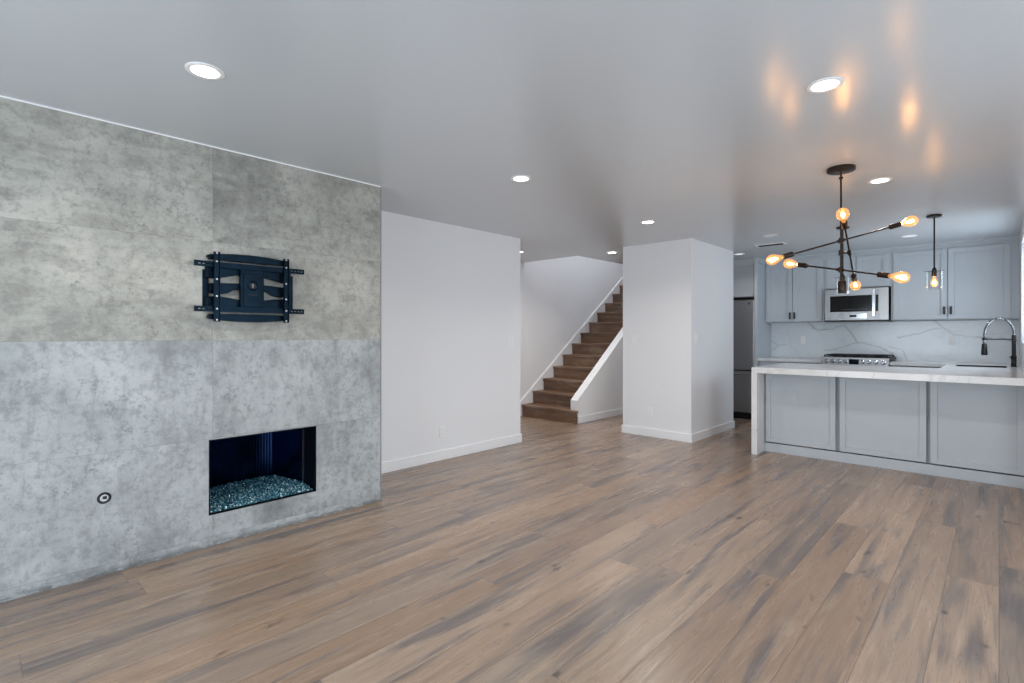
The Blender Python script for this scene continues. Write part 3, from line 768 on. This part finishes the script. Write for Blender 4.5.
m.lathe([(.016, -.012), (.021, -.012), (.021, .012), (.016, .012)], (X2, FY, FZ + .30), n=20, cap=False); m.build('support_arm', 'black', fc, smooth=True)

# ------------------------------------------------------------------ recessed lights, vent
LIGHTS = [(-2.518, .713, 1, 'recessed ceiling light nearest the concrete wall and the camera'),
          (-.583, 2.716, 1, 'large recessed ceiling light in front of the chandelier'),
          (-2.56, 2.804, 1, 'recessed ceiling light in line with the end of the concrete wall'),
          (-2.607, 4.78, 1, 'recessed ceiling light just in front of the boxed column'),
          (-.646, 4.682, 1, 'recessed ceiling light right behind the chandelier canopy'),
          (-3.943, 6.211, 1, 'recessed ceiling light beside the stairwell opening'),
          (-4.85, 5.27, 1, 'recessed ceiling light peeking past the end of the left wall'),
          (-2.699, 7.574, 2, 'dim recessed ceiling light in front of the fridge'),
          (-.763, 7.553, 2, 'dim recessed ceiling light in front of the large upper cabinets'),
          (-1.937, 6.419, 0, 'unlit recessed ceiling light near the ceiling vent')]
for x, y, on, lab in LIGHTS:
    t = thing('recessed_light', (x, y, CEIL), lab, 'ceiling light', 'recessed ceiling lights')
    MB().lathe([(.054, 0), (.076, 0), (.076, -.003), (.070, -.006), (.056, -.004), (.053, .0)], (x, y, CEIL), (0, 0, 1), 32, cap=False).build('trim_ring', 'white_plastic', t, smooth=True)
    MB().lathe([(0, -.001), (.055, -.001), (.055, -.003), (0, -.003)], (x, y, CEIL), (0, 0, 1), 32).build('diffuser', {1: 'led', 2: 'led_dim', 0: 'white_plastic'}[on], t)
    if on:
        l = bpy.data.lights.new('downlight', 'AREA'); l.shape = 'DISK'; l.size = .11; l.energy = 7.0 if on == 1 else 2.0; l.color = (1, .95, .88); l.spread = 2.4
        o = bpy.data.objects.new('downlight', l); COL.objects.link(o); o.location = (x, y, CEIL - .008)
vt = thing('ceiling_vent', (-2.11, 7.05, CEIL), 'rectangular white air vent in the kitchen ceiling', 'vent')
vx0, vx1, vy0, vy1 = -2.29, -1.95, 6.98, 7.13
m = MB(); m.box(vx0, vx1, vy0, vy0 + .02, CEIL - .008, CEIL, .002).box(vx0, vx1, vy1 - .02, vy1, CEIL - .008, CEIL, .002).box(vx0, vx0 + .02, vy0 + .02, vy1 - .02, CEIL - .008, CEIL, .002).box(vx1 - .02, vx1, vy0 + .02, vy1 - .02, CEIL - .008, CEIL, .002)
m.build('frame', 'white_plastic', vt)
MB().box(vx0 + .02, vx1 - .02, vy0 + .02, vy1 - .02, CEIL - .002, CEIL).build('backing', 'black', vt)
for i in range(5):
    y = vy0 + .032 + i * .02; MB().prism([(y, CEIL - .0025), (y + .002, CEIL - .0025), (y + .010, CEIL - .010), (y + .008, CEIL - .010)], 'x', vx0 + .02, vx1 - .02).build('slat', 'bronze', vt)

# ------------------------------------------------------------------ chandelier and pendants
def bulb(parent, base, d, L=.120, R=.037, watt=2.2, core=.012):
    """glass envelope with glowing filament; base = socket mouth, d = outward direction"""
    d = Vector(d).normalized()
    prof = [(.012, 0), (.013, .012), (.017, .024), (R * .82, L * .42), (R, L * .62), (R * .93, L * .80), (R * .62, L * .94), (0, L)]
    g = MB().lathe(prof, base, d, 24, cap=False).build('bulb', 'bulb_glass', parent, 'glowing amber glass bulb', smooth=True)
    c = Vector(base) + d * (L * .58)
    MB().lathe([(0, -L * .27), (core * .6, -L * .22), (core, -L * .02), (core * .9, L * .12), (0, L * .22)], c, d, 12).build('filament', 'filament', g, 'white-hot filament', smooth=True)
    l = bpy.data.lights.new('bulb_light', 'POINT'); l.energy = watt; l.color = (1, .55, .22); l.shadow_soft_size = .022
    o = bpy.data.objects.new('bulb_light', l); COL.objects.link(o); o.location = c
    return g
PX, PY = -.793, 4.146
ch = thing('chandelier', (PX, PY, CEIL), 'dark bronze chandelier of crossed arms with six glowing bulbs in front of the island', 'chandelier')
MB().lathe([(0, 0), (.085, 0), (.087, -.004), (.085, -.022), (.080, -.026), (0, -.026)], (PX, PY, CEIL), (0, 0, 1), 36).build('canopy', 'bronze', ch, smooth=True)
m = MB().tube((PX, PY, CEIL - .026), (PX, PY, 1.66), .0062); m.lathe([(.008, -.006), (.014, -.006), (.014, .006), (.008, .006)], (PX, PY, CEIL - .07), n=16, cap=False)
m.build('stem', 'bronze', ch, smooth=True)
MB().lathe([(0, 0), (.023, 0), (.025, .004), (.025, .078), (.022, .084), (.010, .086), (0, .086)], (PX + .006, PY, 1.575), (0, 0, 1), 24).build('end_weight', 'bronze', ch, smooth=True)
def chand_arm(hub, v, off):
    hub = Vector(hub); v = Vector(v); L = v.length; d = v.normalized(); lo = L - .055
    pv = Vector((PX, PY, hub.z))
    a = MB().tube(hub - d * (lo - .07), hub + d * (lo - .07), .006, n=12)
    a = a.build('arm', 'bronze', ch, smooth=True)
    k_ = MB().lathe([(.009, -.018), (.015, -.018), (.015, .018), (.009, .018)], pv, (0, 0, 1), 16, cap=False)
    k_.lathe([(0, -.022), (.0115, -.022), (.0115, .022), (0, .022)], hub, d, 14)
    if (hub - pv).length > .012: k_.tube(pv, hub, .008, n=12)
    k_.build('clamp', 'bronze', ch, smooth=True)
    for s_ in (-1, 1):
        e = d * s_
        MB().lathe([(0, -.075), (.010, -.075), (.018, -.066), (.0185, -.004), (.0165, 0), (0, -.004)], hub + e * lo, e, 18).build('socket', 'bronze', a, smooth=True)
        bulb(ch, hub + e * (lo - .004), e)
chand_arm((-.793, 4.146 - .0, 1.938), (.342, .272, .121), 0)
chand_arm((-.797, 4.146, 1.737), (.339, -.124, -.085), 0)
chand_arm((-.750, 4.186, 1.854), (.033, -.381, .186), 0)

pd = thing('pendant_light', (-.453, 6.40, CEIL), 'dark pendant light with clear glass cylinder over the island, right of the chandelier', 'pendant light', 'pendants over the island')
x, y = -.453, 6.40
MB().lathe([(0, 0), (.058, 0), (.060, -.004), (.058, -.020), (0, -.022)], (x, y, CEIL), (0, 0, 1), 28).build('canopy', 'bronze', pd, smooth=True)
MB().tube((x, y, CEIL - .02), (x, y, 1.925), .0068, n=12).build('rod', 'bronze', pd, smooth=True)
m = MB().lathe([(0, .02), (.010, .02), (.020, -.004), (.021, -.06), (.018, -.064), (0, -.064)], (x, y, 1.915), (0, 0, 1), 20)
m.tube((x - .075, y, 1.900), (x + .075, y, 1.900), .0028, n=8).tube((x, y - .075, 1.900), (x, y + .075, 1.900), .0028, n=8)
m.build('socket', 'bronze', pd, smooth=True)
MB().lathe([(.066, 1.900 - 1.722), (.066, 0), (.062, 0), (.062, 1.900 - 1.722), (.066, 1.900 - 1.722)], (x, y, 1.722), (0, 0, 1), 32, cap=False).build('glass_shade', 'clear_glass', pd, 'clear glass cylinder', smooth=True)
bulb(pd, (x, y, 1.853), (0, 0, -1), .105, .030, 1.6, .009)
p2 = copy_tree(pd); p2.location = (-1.215, 6.44, CEIL)
p2['label'] = 'dark pendant light over the island, half hidden behind the chandelier'
l = bpy.data.lights.new('bulb_light', 'POINT'); l.energy = 1.6; l.color = (1, .55, .22); l.shadow_soft_size = .022
o = bpy.data.objects.new('bulb_light', l); COL.objects.link(o); o.location = (-1.215, 6.44, 1.792)
